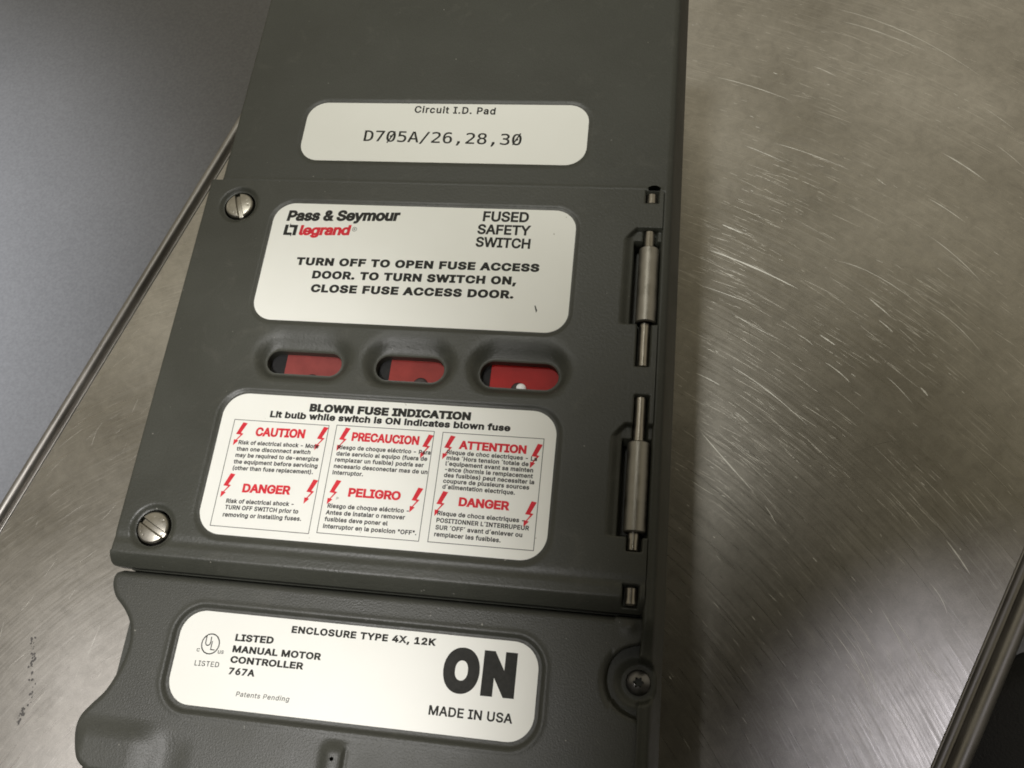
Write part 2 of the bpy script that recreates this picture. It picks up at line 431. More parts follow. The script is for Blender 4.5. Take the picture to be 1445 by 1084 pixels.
# scratches: hero ones as measured on the steel, and many fine ones following the same swirl
hero = [[(107.1,411.1),(145.7,392.6),(183.7,360.8)],[(109.9,401.4),(129.4,393.7),(156.5,378.8)],[(35.9,360.3),(58,353.1),(80.4,342.8)],[(158.7,309),(169,301.1),(179.6,291.1)],
[(149.2,279.7),(157.5,273.7),(167.2,264.9)],[(53.8,311.8),(64,307.1),(76.9,300.2)],[(69.1,313.9),(88.5,307.1),(110.8,296.2)],[(42.1,259.8),(47.1,257.4),(53.4,254.3)],
[(34.9,243.6),(57,234.8),(81.5,222)],[(92,368.3),(98.6,365),(105.1,360.6)],[(185.9,315.4),(192.7,308.5),(199.2,300.1)],[(181.9,340.4),(189.6,333.2),(197,325.3)],
[(123.2,292.1),(125.9,289.6),(128.5,287.1)],[(147.7,256.9),(160.6,244.6),(172.2,229.5)],[(30.2,222.3),(44.8,217.4),(62.5,210.4)],[(47.7,206.6),(59.9,198.8),(71.8,192.6)],
[(116.5,218.4),(120.9,214),(126.5,208.5)],[(120.5,206.4),(124.2,202.9),(127.3,199.7)],[(91.6,196.4),(95.4,193.6),(99.2,190.8)],[(80.4,196.1),(85,193.3),(88.5,189.8)],
[(48,176.4),(66.4,163.7),(85.3,146.6)],[(30.2,171.7),(36.2,169.1),(42.9,165.4)],[(93.8,181.2),(100.1,176.5),(105.6,170.8)],[(122.8,175),(128.2,169.6),(134.5,161.2)],
[(138.5,170.3),(140.2,168.3),(141.6,166)],[(33.6,140.4),(46.1,126.1),(59.4,111.4)],[(49.6,152),(53.5,149.4),(56.7,146.1)],[(29.1,115.7),(35,111.9),(41.3,108.4)],
[(145.5,215.2),(157.5,205.3),(168.8,189.8)],[(100.7,239.7),(121.7,231.1),(146.5,210.7)],[(144.8,95.6),(149.4,88.7),(154.1,80.5)],[(135.9,76.1),(140.7,69.1),(142.9,62)],
[(114.4,63),(120.2,52.6),(125.7,40.6)],[(92.3,51.8),(103.5,36.7),(111.4,18.4)],[(118.8,59.7),(128.6,46.2),(133.1,34.3)],[(103,47.3),(108.7,35.4),(113.3,20.3)],[(64.1,105.5),(67,101.6),(69.8,96.2)],[(131.9,43),(135.1,38),(139.9,33.3)]]
hero_w = {0:.35,1:.35,3:.75,4:.5,7:.7,8:.8,20:.45,21:.55,18:.7,16:.6,25:.55,30:.6,13:.4,22:.45,24:.8,17:.45}
dark_scr = [[(88,140.8),(68,147),(44,143)],[(60,205),(57,196),(60,186)],[(130,142),(118,140),(104,133)],[(-262,95),(-250,104),(-241,108)]]
def strips(name, items, m):
    V, F = [], []
    for pts, w, z in items:
        P = [Vector((p[0], p[1])) for p in pts]
        # quadratic resample
        res = []
        if len(P) == 3:
            c = P[1] * 2 - (P[0] + P[2]) / 2
            for i in range(9): t = i / 8; res.append(P[0] * (1 - t) ** 2 + c * 2 * t * (1 - t) + P[2] * t * t)
        else: res = P
        n = len(res); b = len(V)
        for i, q in enumerate(res):
            a_ = res[max(i - 1, 0)]; c_ = res[min(i + 1, n - 1)]; d = (c_ - a_).normalized(); nn = Vector((-d.y, d.x))
            t = i / (n - 1); ww = w * 0.5 * (math.sin(math.pi * min(max(t, 0.0), 1)) ** 0.6 * (0.75 + 0.25 * math.sin(t * 17 + w * 40)) + 0.03)
            for s_ in (-1, 1): V.append((q.x + nn.x * ww * s_, q.y + nn.y * ww * s_, z))
        for i in range(n - 1): k = b + 2 * i; F.append([k, k + 1, k + 3, k + 2][::-1])
    o = link(name, mesh_np(name, V, F, False), m); o['kind'] = 'stuff'; return tchild(o)
SC = (-130.0, -120.0)
bright = [(h, hero_w.get(i, 0.30) * 1.35, 0.012) for i, h in enumerate(hero)]
faint = []
def arc(x, y, length, sag=1.0):
    a = math.atan2(y - SC[1], x - SC[0]); r = math.hypot(x - SC[0], y - SC[1]); da = length / r / 2
    j = random.gauss(0, 0.035)
    return [(SC[0] + (r + k * length * j) * math.cos(a - k * da), SC[1] + (r + k * length * j) * math.sin(a - k * da)) for k in (-1, 0, 1)]
def inside(x, y):
    return line_at(L0, L1, y) + 4 < x < line_at(R0, R1, y) - 4 and (x > 22 or x < -175)
centers = [(random.uniform(25, 230), random.uniform(90, 420)) for _ in range(24)] + [(48, 235), (60, 205), (52, 140), (75, 190), (110, 30), (120, 15), (100, 45), (60, 220), (45, 130)]
for cx, cy in centers:
    for _ in range(random.randint(10, 26)):
        x = random.gauss(cx, 16); y = random.gauss(cy, 14)
        if inside(x, y): faint.append((arc(x, y, abs(random.gauss(0, 10)) + 2.5), random.uniform(0.10, 0.30), 0.008))
for _ in range(500):
    x, y = random.uniform(22, 260), random.uniform(-20, 430)
    if inside(x, y): faint.append((arc(x, y, random.uniform(1.0, 6)), random.uniform(0.08, 0.24), 0.008))
for _ in range(70):
    x, y = random.uniform(22, 230), random.uniform(0, 400)
    if inside(x, y): bright.append((arc(x, y, random.uniform(0.8, 4)), random.uniform(0.2, 0.5), 0.012))
for _ in range(90):
    x, y = random.uniform(-310, -180), random.uniform(-40, 200)
    if inside(x, y):
        L_ = random.uniform(3, 16); a_ = random.gauss(0.95, 0.25)
        faint.append(([(x - L_ / 2 * math.cos(a_), y - L_ / 2 * math.sin(a_)), (x, y + random.gauss(0, .3)), (x + L_ / 2 * math.cos(a_), y + L_ / 2 * math.sin(a_))], random.uniform(0.06, 0.16), 0.008))
strips('bright_scratches', bright, M_scr[0])
strips('faint_scratches', faint, M_scr[1])
strips('dark_scratches', [(h, 0.18, 0.010) for h in dark_scr], M_scr[2])
M_smudge, _n, _l, _p = mat('black_smudge'); _p.inputs['Base Color'].default_value = (0.085, 0.08, 0.075, 1); _p.inputs['Roughness'].default_value = 0.7
# black rubbed smudge at the lower left of the table: small ragged flecks
V, F = [], []
for k in range(60):
    t = random.random(); x = -286.5 + 9 * t + random.gauss(0, 0.8); y = 13 - 31 * t + random.gauss(0, 0.7)
    if random.random() < 0.25: x = -280.5 + random.gauss(0, .5); y = random.uniform(-29, -20)
    b = len(V); r_ = random.uniform(0.25, 0.9) * (1.0 if random.random() < .7 else 1.5); nn = 7
    for i in range(nn):
        a_ = 2 * math.pi * i / nn; q = r_ * random.uniform(0.4, 1.2); V.append((x + q * math.cos(a_) * .8, y + q * math.sin(a_), 0.015 + k * 0.0003))
    F.append(list(range(b, b + nn)))
sm = tchild(link('smudge', mesh_np('smudge', V, F, False), M_smudge)); sm['kind'] = 'stuff'

# ------------------------------------------------------------------ black padded stool beyond the right rim
stool = bpy.data.objects.new('round_stool', None); col.objects.link(stool); stool.location = (0.262 , -0.065, FLOOR_Z * S)
tag(stool, 'black rounded seat partly seen in the lower right corner beyond the table rim', 'stool')
M_seat, n_, l_, p_ = mat('black_vinyl'); v_ = tcoord(n_); a_ = noise(n_, l_, v_, 700, 2, .6)
p_.inputs['Base Color'].default_value = (0.010, 0.0095, 0.008, 1); p_.inputs['Roughness'].default_value = 0.62
b_ = n_.new('ShaderNodeBump'); b_.inputs['Distance'].default_value = 0.2 * S; l_.new(a_.outputs[0], b_.inputs['Height']); l_.new(b_.outputs[0], p_.inputs['Normal'])
def lathe(name, prof, m, parent, seg=96):
    v, f = [], []
    for r, z in prof:
        for i in range(seg): t = 2 * math.pi * i / seg; v.append((r * math.cos(t), r * math.sin(t), z))
    for j in range(len(prof) - 1):
        for i in range(seg): a = j * seg + i; b = j * seg + (i + 1) % seg; f.append([a, b, b + seg, a + seg])
    return link(name, mesh_np(name, v, f, True), m, parent)
hh = -60 - FLOOR_Z
lathe('seat', [(0.1, hh - 24), (126, hh - 24), (133, hh - 20), (136, hh - 12), (133, hh - 4), (124, hh), (60, hh + 1.5), (0.1, hh + 2)], M_seat, stool)
lathe('post', [(18, 6), (18, hh - 24)], M_rim, stool, 24)
lathe('base', [(0.1, 0), (95, 0), (95, 5), (20, 8), (0.1, 8)], M_seat, stool, 48)

# ------------------------------------------------------------------ the safety switch
sw = bpy.data.objects.new('safety_switch', None); col.objects.link(sw)
tag(sw, 'dark olive grey fused safety switch with white printed labels lying on the steel table', 'electrical switch')

L1R = (-152.0, -25.6, 217.2, 248.3, 9.0)     # label rectangles: x0 x1 y0 y1 corner radius
L2R = (-156.3, -27.0, 139.2, 194.6, 9.0)
L3R = (-158.2, -27.4, 51.2, 107.0, 9.5)
L4R = (-157.8, -26.9, -8.0, 24.3, 9.0)

# enclosure: one moulded cover with sloping right flank
BX0, BX1, BY0, BY1 = -184.5, 15.6, -75, 352
def body_sdf(x, y):
    d = sd_rrect(x, y, BX0, BX1, BY0, BY1, 4)
    return np.maximum(d, -np.maximum(sd_circle(x, y, 3.6, 204.6, 3.4), 205.3 - y))
def body_h(x, y, d):
    z = np.full(x.shape, 109.6)
    top = sst((y - 204.3) / 0.5)
    low = np.where(y > 36.5, 100.0, 92.0)
    strip = sst((x - 6.95) / 0.3)
    z = low + (109.6 - low) * np.maximum(top, strip)
    z -= 6.0 * sst((36 - y) / 14) * sst((x - 7.4) / 0.6) * (1 - top)
    # flank: soft shoulder then steep fall
    z -= 0.9 * sst((x - 8.6) / 2.4) + 22.0 * np.clip((x - 10.8) / 4.8, 0, 1) ** 1.15
    z += edge_round(np.minimum(d, 0) + 0.0, 1.2) * (x < 0) * top
    dl = sd_rrect(x, y, *L1R); z -= 0.45 * sst(1 - (dl - 0.4) / 1.4)
    rt = np.hypot(x - 7.0, y - 15.3); z = z + (97.0 - z) * sst((7.6 - rt) / 1.4) * (x < 13.2) * (y < 30)
    # faint parting line above the door
    z += 0.25 * np.exp(-((y - 206.4) / 0.5) ** 2) * (x < 7)
    return z
shell('enclosure', BX0, BX1, BY0, BY1, 0.65, body_sdf, body_h, 0.0, M_body, sw)

# door
def cap(cx, cy, hw, hh_): return (cx - hw, cx + hw, cy - hh_, cy + hh_, hh_)
WIN = [cap(-130.5, 121.9, 15.4, 4.8), cap(-87.2, 121.9, 13.7, 5.1), cap(-44.0, 121.8, 15.2, 5.4)]
SCREW = [(-173.4, 192.9), (-174.9, 51.6)]
DX0, DX1, DY0, DY1 = -189.2, 7.5, 36.9, 205.5
def door_sdf(x, y):
    d = sd_rrect(x, y, DX0, DX1, DY0, DY1, 1.6)
    for w in WIN: d = np.maximum(d, -sd_rrect(x, y, *w))
    for cx, cy in SCREW: d = np.maximum(d, -sd_circle(x, y, cx, cy, 6.9))
    return d
def box_mask(x, y, x0, x1, y0, y1, s=0.5):
    return sst((x - x0) / s + 0.5) * sst((x1 - x) / s + 0.5) * sst((y - y0) / s + 0.5) * sst((y1 - y) / s + 0.5)
def door_h(x, y, d):
    z = np.full(x.shape, 110.0)
    do = sd_rrect(x, y, DX0, DX1, DY0, DY1, 1.6)
    z += edge_round(np.minimum(sd_rrect(x, y, DX0, DX1 + 9, DY0, DY1 + 9, 1.6), 0), 0.9) * (y > 42)
    # rolled lower lip
    t = np.clip((42.6 - y) / 5.7, 0, 1); z -= 4.6 * t ** 1.7
    z += 0.55 * np.exp(-((y - 42.8) / 1.5) ** 2) * sst((x - DX0) / 8) * sst((DX1 - x) / 30)
    z -= 0.35 * np.exp(-((y - 47.2) / 1.6) ** 2)
    # label pads, slightly recessed with a soft shoulder
    for R, w, dep in ((L2R, 1.4, 0.45), (L3R, 2.2, 0.75)):
        dl = sd_rrect(x, y, *R); z -= dep * sst(1 - (dl - 0.5) / w)
    # a low swelling between the window dishes and the lower label
    z += 0.5 * np.exp(-((y - 110.4) / 1.7) ** 2) * sst((x + 172) / 14) * sst((-20 - x) / 14)
    # window dishes: wide above, narrow below
    dep = np.zeros(x.shape)
    for w in WIN:
        dw = sd_rrect(x, y, *w); cy = (w[2] + w[3]) / 2; cx = (w[0] + w[1]) / 2
        up = sst(0.5 + (y - cy - 1.5) / 13.0); side = sst((np.abs(x - cx) - (w[1] - w[0]) / 2 + 9) / 15)
        wid = 4.2 + 5.8 * up * (1 - 0.6 * side)
        dep = np.maximum(dep, 3.3 * np.exp(-(np.maximum(dw, 0) / (0.60 * wid)) ** 2))
        z += 0.35 * np.exp(-(np.maximum(dw, 0) / 0.45) ** 2)      # raised lip round the opening
    z -= dep
    for cx, cy in SCREW:
        ds = sd_circle(x, y, cx, cy, 6.9); z -= 1.3 * sst(1 - ds / 2.4)
    # hinge pockets with sloped left walls, and the pin grooves
    for y0, y1 in ((145.2, 182.0), (62.8, 98.8)):
        z -= 2.2 * sst((x + 7.6) / 3.6) * box_mask(x, y, -7.6, 9, y0 - 0.2, y1 + 5.2, 0.6) * sst((x + 7.6 - np.maximum(y - y1, 0) * 0.9) / 1.0)
        z = np.minimum(z, 110 - 14 * box_mask(x, y, -3.2, 9, y0, y1))
    for x0, x1, y0, y1 in ((0.2, 5.9, 181, 187), (-0.2, 4.9, 127.2, 146), (0.3, 5.6, 98, 115.3), (0.4, 5.5, 57.6, 63.5), (-0.2, 5.4, 38.8, 46), (0.4, 5.4, 199.4, 206)):
        z = np.minimum(z, 110 - 4.5 * box_mask(x, y, x0, x1, y0, y1))
    return z
shell('fuse_access_door', DX0, DX1, DY0, DY1, 0.5, door_sdf, door_h, 100.3, M_door, sw)

# hinge barrels and pins
HX = 2.85
for y0, y1, pa, pb in ((145.6, 178.6, 127.4, 186.6), (64.2, 97.6, 57.8, 115.2)):
    b = rod('hinge_barrel', HX, 107.6, 4.05, y0, y1, M_hinge, sw, 0.5, 40, 3.1)
    rod('hinge_pin', HX - 0.2, 107.6, 2.05, pa, pb, M_pin, b, 0.35, 28)
for pa, pb in ((199.2, 204.6), (39.2, 45.6)):
    rod('pivot_pin', HX, 107.4, 2.05, pa, pb, M_pin, sw, 0.6, 28)

# slotted screws
def slotted(cx, cy, ang, m, sw_):
    ca, sa = math.cos(ang), math.sin(ang)
    def s_(x, y): return sd_circle(x, y, cx, cy, 6.05)
    marks = [(random.uniform(0, 6.28), random.uniform(3.4, 4.8), random.uniform(.3, .6)) for _ in range(10)]
    def h_(x, y, d):
        r2 = (x - cx) ** 2 + (y - cy) ** 2
        z = 110.6 - 0.022 * r2 + edge_round(np.minimum(d, 0), 0.8)
        off = -(x - cx) * sa + (y - cy) * ca
        z -= 1.5 * sst((1.05 - np.abs(off)) / 0.25 + 0.5)
        for a, r, w in marks:
            z -= 0.10 * np.exp(-(((x - cx - r * math.cos(a)) ** 2 + (y - cy - r * math.sin(a)) ** 2) / w ** 2) * 1.6)
        return z
    return shell('slotted_screw', cx - 6.3, cx + 6.3, cy - 6.3, cy + 6.3, 0.15, s_, h_, 101.0, m, sw_)
slotted(SCREW[0][0], SCREW[0][1], math.radians(-70), M_screw, sw)
slotted(SCREW[1][0], SCREW[1][1], math.radians(-27), M_screw, sw)
for cx, cy in SCREW: dome('screw_seat', cx, cy, 100.6, 7.4, 0.3, M_dark, sw, 24, 3)

# indicator windows: dark chamber, red lens and bulb
for i, w in enumerate(WIN):
    x0, x1, y0, y1, r = w
    ch = sheet('indicator_window', rrect_pts(x0 - 1, x1 + 1, y0 - 1, y1 + 3, 5, 6), 100.9, M_dark, sw, 0.4)
    cut = x0 + (6.4, 4.8, 3.6)[i]
    ln = sheet('red_lens', [(cut, y0 - 1), (x1 + 1, y0 - 1), (x1 + 1, y1 + 3), (cut, y1 + 3)], 103.6, M_lens[i], ch, 3.0)
    sheet('lens_frame', [(x0 - 0.8, y0 - 1), (cut - 0.12, y0 - 1), (cut - 0.12, y1 + 3), (x0 - 0.8, y1 + 3)], 103.2, M_dark, ch, 2.2)
    bx = (-127.5, -83.0, -44.3)[i]; by = (115.9, 117.0, 117.3)[i]
    dome('bulb_tip', bx, by, 103.7, 2.9, 1.6, M_bulb, ch, 28, 8)
    if i == 2: dome('painted_glint', bx + 1.1, by + 0.2, 104.3, 2.1, 1.6, M_glint, ch, 20, 6)  # painted highlight beside the dark tip
    if i == 1: dome('painted_glint', bx - 4.6, by - 0.4, 105.0, 0.7, 0.5, M_glint, ch, 12, 4)  # small speck in the same painted highlight white

# lever handle with the wavy grip on its left end
HP = [(-186.2, 36.0), (-188.3, 35.2), (-189.3, 33.2), (-188.9, 30.0), (-186.6, 26.0), (-182.2, 22.1), (-178.8, 17.8), (-177.1, 12.6), (-176.9, 7.3), (-178.2, 0.8), (-181.0, -6.0), (-184.8, -10.8),
      (-187.8, -15.0), (-188.6, -19.5), (-187.2, -24.8), (-184.6, -29.3), (-180.7, -31.9), (-175, -33.0), (-60, -33.5), (8.2, -33.5), (8.2, 36.0)]
def smooth_poly(P, a, b, sub=6):
    """Catmull-Rom through P[a..b], straight elsewhere"""
    out = []
    n = len(P)
    for i in range(n):
        p0, p1, p2, p3 = (np.array(P[(i + k) % n]) for k in (-1, 0, 1, 2))
        if a <= i < b:
            for s_ in range(sub):
                t = s_ / sub; out.append(tuple(0.5 * ((2 * p1) + (p2 - p0) * t + (2 * p0 - 5 * p1 + 4 * p2 - p3) * t * t + (3 * p1 - p0 - 3 * p2 + p3) * t ** 3)))
        else: out.append(tuple(p1))
    return out
HPS = smooth_poly(HP, 1, 17)
TX, TY = 7.0, 15.3
def lever_outer(x, y):
    d = sd_poly(x, y, HPS)
    c = sd_circle(x, y, TX + 0.5, TY, 11.8)
    # smooth subtraction keeps the horns of the cut-out rounded
    k = 3.0; h = np.clip(0.5 - 0.5 * (d + c) / k, 0, 1)
    return d * (1 - h) + (-c) * h + k * h * (1 - h)
HOLE = (-93.2, -19.4)
def lever_sdf(x, y): return np.maximum(lever_outer(x, y), -sd_circle(x, y, HOLE[0], HOLE[1], 0.75))
def lever_h(x, y, d):
    do = lever_outer(x, y)
    z = np.full(x.shape, 104.0) + np.where(x < -2, edge_round(np.minimum(do, 0), 2.6), edge_round(np.minimum(do, 0), 1.0))
    dl = sd_rrect(x, y, L4R[0] - 1.2, L4R[1] + 1.2, L4R[2] - 1.4, L4R[3] + 1.0, 10)
    z -= 1.1 * sst(1 - dl / 1.3)
    z += 0.22 * np.exp(-((dl - 1.8) / 0.9) ** 2)
    # grip swelling at the left end
    z += 1.6 * sst((-152 - x) / 14) * sst((-13.5 - y) / 9) * sst((x + 189) / 7)
    z -= 0.6 * sst((-16 - y) / 8) * sst((x + 160) / 8) * sst((-142 - x) / 9)
    # moulding nub with a vent hole
    u = (x - HOLE[0] - 0.2) / 3.9; vv = (y - HOLE[1])
    z += 1.5 * np.exp(-np.abs(u) ** 3) * sst((6.6 - vv) / 5) * (1 + 0.0 * x)
    z -= 0.7 * sst((x - HOLE[0] - 3.2) / 0.5) * sst((HOLE[0] + 5.6 - x) / 2) * sst((4.5 - vv) / 2)
    # small pip under the door corner
    z += 0.9 * np.exp(-(((x - 3.0) ** 2 + (y - 33.0) ** 2) / 2.2 ** 2)) 
    return z
shell('lever_handle', -190.5, 8.5, -34.5, 36.8, 0.45, lever_sdf, lever_h, 88.0, M_lever, sw)

# pivot boss and torx screw in the cut-out of the lever
def boss_h(x, y, d):
    r = np.hypot(x - TX, y - TY); return 98.6 - 1.8 * sst((8.5 - r) / 3.5)
shell('pivot_boss', -8, 10, 0, 30, 0.5, lambda x, y: sd_rrect(x, y, -7.5, 7.2, 1.5, 29.5, 3), boss_h, 90.0, M_body, sw)
def torx_sdf(x, y):
    r = np.hypot(x - TX, y - TY); a = np.arctan2(y - TY, x - TX)
    return np.maximum(r - 4.3, -(r - (1.55 + 0.32 * np.cos(6 * a))))
def torx_h(x, y, d):
    r = np.hypot(x - TX, y - TY); return 99.2 - 0.09 * r ** 2 + edge_round(np.minimum(r - 4.3, 0), 0.5)
tx = shell('torx_screw', TX - 4.6, TX + 4.6, TY - 4.6, TY + 4.6, 0.12, torx_sdf, torx_h, 95.0, M_torx, sw)

# ------------------------------------------------------------------ labels
Z1, Z2, Z4 = 109.30, 109.50, 103.10
lab1 = sheet('circuit_label', rrect_pts(*L1R), Z1, M_label, sw); lab1['label'] = 'white circuit label with a printed circuit number above the door'
lab2 = sheet('instruction_label', rrect_pts(*L2R), Z2 + 0.2, M_label, sw); lab2['label'] = 'white instruction label with maker logo above the windows'
lab3 = sheet('warning_label', rrect_pts(*L3R), Z2 - 0.11, M_label, sw); lab3['label'] = 'white warning label with three red and black text boxes'
lab4 = sheet('rating_label', rrect_pts(*L4R), Z4, M_label, sw); lab4['label'] = 'white rating label reading ON on the lever'
ZL = {1: Z1 + 0.02, 2: Z2 + 0.22, 3: Z2 - 0.08, 4: Z4 + 0.02}
LAB = {1: lab1, 2: lab2, 3: lab3, 4: lab4}

def font(fn):
    try:
        p = os.path.join(bpy.utils.resource_path('LOCAL'), 'datafiles', 'fonts', fn)
        return bpy.data.fonts.load(p) if os.path.exists(p) else None
    except Exception: return None
F_sans, F_mono = font('Inter.woff2'), font('DejaVuSansMono.woff2')

jobs = []
def T(lab, s, x0, x1, y0, y1, cap_, bold=0.0, m=None, fnt='s', shear=0.0, space=1.0):
    c = bpy.data.curves.new('lettering', 'FONT'); c.body = s; c.size = 1.0; c.resolution_u = 3 if cap_ < 2.2 else 6
    f = F_mono if fnt == 'm' else F_sans
    if f: c.font = f
    c.shear = shear; c.space_character = space
    o = bpy.data.objects.new('lettering_source', c); col.objects.link(o)
    jobs.append((o, lab, x0, x1, y0, y1, cap_, m or M_black, f, bold))
def capref(f):
    c = bpy.data.curves.new('ref', 'FONT'); c.body = 'H'; c.size = 1.0
    if f: c.font = f
    o = bpy.data.objects.new('ref', c); col.objects.link(o); return o
refs = {id(F_sans): capref(F_sans), id(F_mono): capref(F_mono)}

T(1, 'Circuit I.D. Pad', -103.1, -66.7, 243.3, 242.8, 3.75, 0.024, space=1.12)
T(1, 'D705A/26,28,30', -123.8, -53.7, 227.8, 226.9, 5.7, 0.008, fnt='m')
T(2, 'Pass & Seymour', -150.4, -101.0, 185.7, 187.3, 5.3, 0.044, shear=0.08)
T(2, 'legrand', -143.6, -121.2, 178.9, 179.7, 5.0, 0.042, M_red, shear=0.08, space=0.98)
T(2, 'R', -120.1, -119.3, 182.2, 182.2, 1.0, 0.02, M_grey)
T(2, 'FUSED', -65.8, -46.7, 188.4, 188.5, 4.9, 0.028)
T(2, 'SAFETY', -67.4, -45.3, 182.3, 182.3, 4.7, 0.028)
T(2, 'SWITCH', -67.4, -44.9, 176.3, 176.1, 4.7, 0.028)
T(2, 'TURN OFF TO OPEN FUSE ACCESS', -141.9, -40.2, 164.7, 165.7, 3.7, 0.050, space=1.12)
T(2, 'DOOR. TO TURN SWITCH ON,', -133.8, -48.8, 158.7, 159.5, 3.7, 0.050, space=1.12)
T(2, 'CLOSE FUSE ACCESS DOOR.', -133.2, -49.3, 152.4, 153.3, 3.7, 0.050, space=1.12)
T(3, 'BLOWN FUSE INDICATION', -123.6, -60.2, 101.1, 101.6, 3.3, 0.056, space=1.06)
T(3, 'Lit bulb while switch is ON indicates blown fuse', -138.9, -44.7, 97.75, 98.3, 2.7, 0.044, space=1.06)
sp, sb = 1.06, 0.008
for s, a, b, y0, y1 in (('Risk of electrical shock - More', -149.1, -117.1, 86.1, 86.6), ('than one disconnect switch', -149.3, -119.8, 83.5, 84.1),
        ('may be required to de-energize', -149.2, -116.1, 81.0, 81.6), ('the equipment before servicing', -149.3, -116.0, 78.4, 79.0),
        ('(other than fuse replacement).', -149.1, -117.3, 75.9, 76.5), ('Risk of electrical shock -', -148.7, -122.3, 63.1, 63.8),
        ('TURN OFF SWITCH prior to', -148.6, -120.0, 60.7, 61.2), ('removing or installing fuses.', -148.8, -118.3, 57.9, 58.6),
        ('Riesgo de choque el\u00e9ctrico - Para', -109.5, -73.6, 86.9, 87.2), ('darle servicio al equipo (fuera de', -109.6, -74.5, 84.4, 84.7),
        ('remplazar un fusible) podr\u00eda ser', -109.7, -75.5, 82.0, 82.2), ('necesario desconectar mas de un', -109.7, -73.7, 79.5, 79.7),
        ('interruptor.', -109.8, -97.9, 77.0, 77.1), ('Riesgo de choque el\u00e9ctrico -', -109.3, -78.5, 64.3, 64.7),
        ('Antes de instalar o remover', -109.5, -79.6, 61.8, 62.2), ('fusibles deve poner el', -109.5, -85.6, 59.3, 59.5),
        ('interruptor en la posicion "OFF".', -109.6, -74.5, 56.7, 56.9),
        ('Risque de choc electriques - La', -67.5, -33.7, 87.9, 87.6), ('mise \u00b4Hors tension \u00b4totale de', -67.3, -36.6, 85.7, 85.4),
        ('l\u00b4equipement avant sa mainten', -67.4, -34.7, 83.5, 83.2), ('-ance (hormis le remplacement', -67.3, -34.6, 81.3, 81.0),
        ('des fusibles) peut necessiter la', -67.4, -33.9, 79.1, 78.8), ('coupure de plusieurs sources', -67.4, -35.5, 76.9, 76.7),
        ('d\u00b4alimentation electrique.', -67.4, -40.5, 74.7, 74.4), ('Risque de chocs electriques -', -67.9, -36.1, 64.8, 64.5),
        ('POSITIONNER L\u00b4INTERRUPEUR', -67.9, -34.1, 62.2, 61.9), ('SUR \u00b4OFF\u00b4 avant d\u00b4enlever ou', -67.9, -36.3, 59.6, 59.3),
        ('remplacer les fusibles.', -68.0, -43.8, 57.1, 56.8)):
    T(3, s, a, b, y0, y1, 1.66, 0.030, space=sp)
for s, a, b, y0, y1, c in (('CAUTION', -143.2, -123.4, 89.8, 90.2, 3.6), ('DANGER', -143.4, -124.5, 67.5, 68.0, 3.45), ('PRECAUCION', -104.8, -78.6, 90.5, 90.6, 3.5),
        ('PELIGRO', -102.3, -82.4, 69.0, 69.1, 3.4), ('ATTENTION', -63.3, -37.9, 90.2, 90.0, 3.3), ('DANGER', -60.6, -41.9, 68.7, 68.5, 3.35)):
    T(3, s, a, b, y0, y1, c, 0.042, M_red)
T(4, 'ENCLOSURE TYPE 4X, 12K', -116.3, -63.4, 19.6, 20.1, 2.45, 0.040, space=1.1)
T(4, 'LISTED', -136.6, -122.2, 14.9, 15.2, 2.45, 0.040, space=1.06)
T(4, 'MANUAL MOTOR', -136.7, -103.7, 11.0, 11.4, 2.4, 0.040, space=1.06)
T(4, 'CONTROLLER', -136.7, -109.5, 7.4, 7.7, 2.35, 0.040, space=1.06)
T(4, '767A', -136.4, -126.7, 3.5, 3.6, 2.35, 0.040, space=1.1)
T(4, 'LISTED', -149.7, -140.5, 5.2, 5.4, 1.8, 0.010, M_grey, space=1.08)
T(4, 'Patents Pending', -132.0, -112.4, -3.4, -3.2, 1.6, 0.010, M_grey, shear=0.1, space=1.1)
T(4, 'c', -150.1, -148.9, 10.0, 10.0, 1.5, 0.01); T(4, 'us', -142.0, -139.8, 10.0, 10.1, 1.5, 0.01)
T(4, 'U', -147.5, -145.3, 12.3, 12.3, 3.2, 0.0); T(4, 'L', -145.1, -143.4, 10.9, 10.9, 3.2, 0.0)
T(4, 'O', -59.7, -47.0, 5.4, 5.6, 14.9, 0.062); T(4, 'N', -46.0, -34.4, 5.5, 5.6, 14.9, 0.062)
T(4, 'MADE IN USA', -62.9, -34.1, -2.3, -2.2, 3.1, 0.024, space=1.04)

bpy.context.view_layer.update()
dg = bpy.context.evaluated_depsgraph_get()

def outlines(o, k):
    """closed outlines of a text object, curves sampled k times per segment"""
    cu = o.evaluated_get(dg).to_curve(dg)
    out = []
    for sp_ in cu.splines:
        bp = sp_.bezier_points; n = len(bp); P = []
        if n == 0:
            P = [(p.co.x, p.co.y) for p in sp_.points]
        for i in range(n):
            a, b = bp[i], bp[(i + 1) % n]
            p0, p1, p2, p3 = (np.array(q[:2]) for q in (a.co, a.handle_right, b.co, b.handle_left))
            p2, p3 = p3, p2
            ch = p3 - p0; L = math.hypot(*ch)
            bend = 0 if L < 1e-9 else max(abs(ch[0] * (q - p0)[1] - ch[1] * (q - p0)[0]) / L for q in (p1, p2))
            kk = k if bend > 0.004 else 1
            for j in range(kk):
                t = j / kk; P.append(tuple((1 - t) ** 3 * p0 + 3 * t * (1 - t) ** 2 * p1 + 3 * t * t * (1 - t) * p2 + t ** 3 * p3))
        Q = [P[0]]
        for p in P[1:]:
            if math.hypot(p[0] - Q[-1][0], p[1] - Q[-1][1]) > 1e-4: Q.append(p)
        if math.hypot(Q[0][0] - Q[-1][0], Q[0][1] - Q[-1][1]) < 1e-4: Q.pop()
        if len(Q) >= 3: out.append(np.array(Q))
    o.evaluated_get(dg).to_curve_clear()
    return out

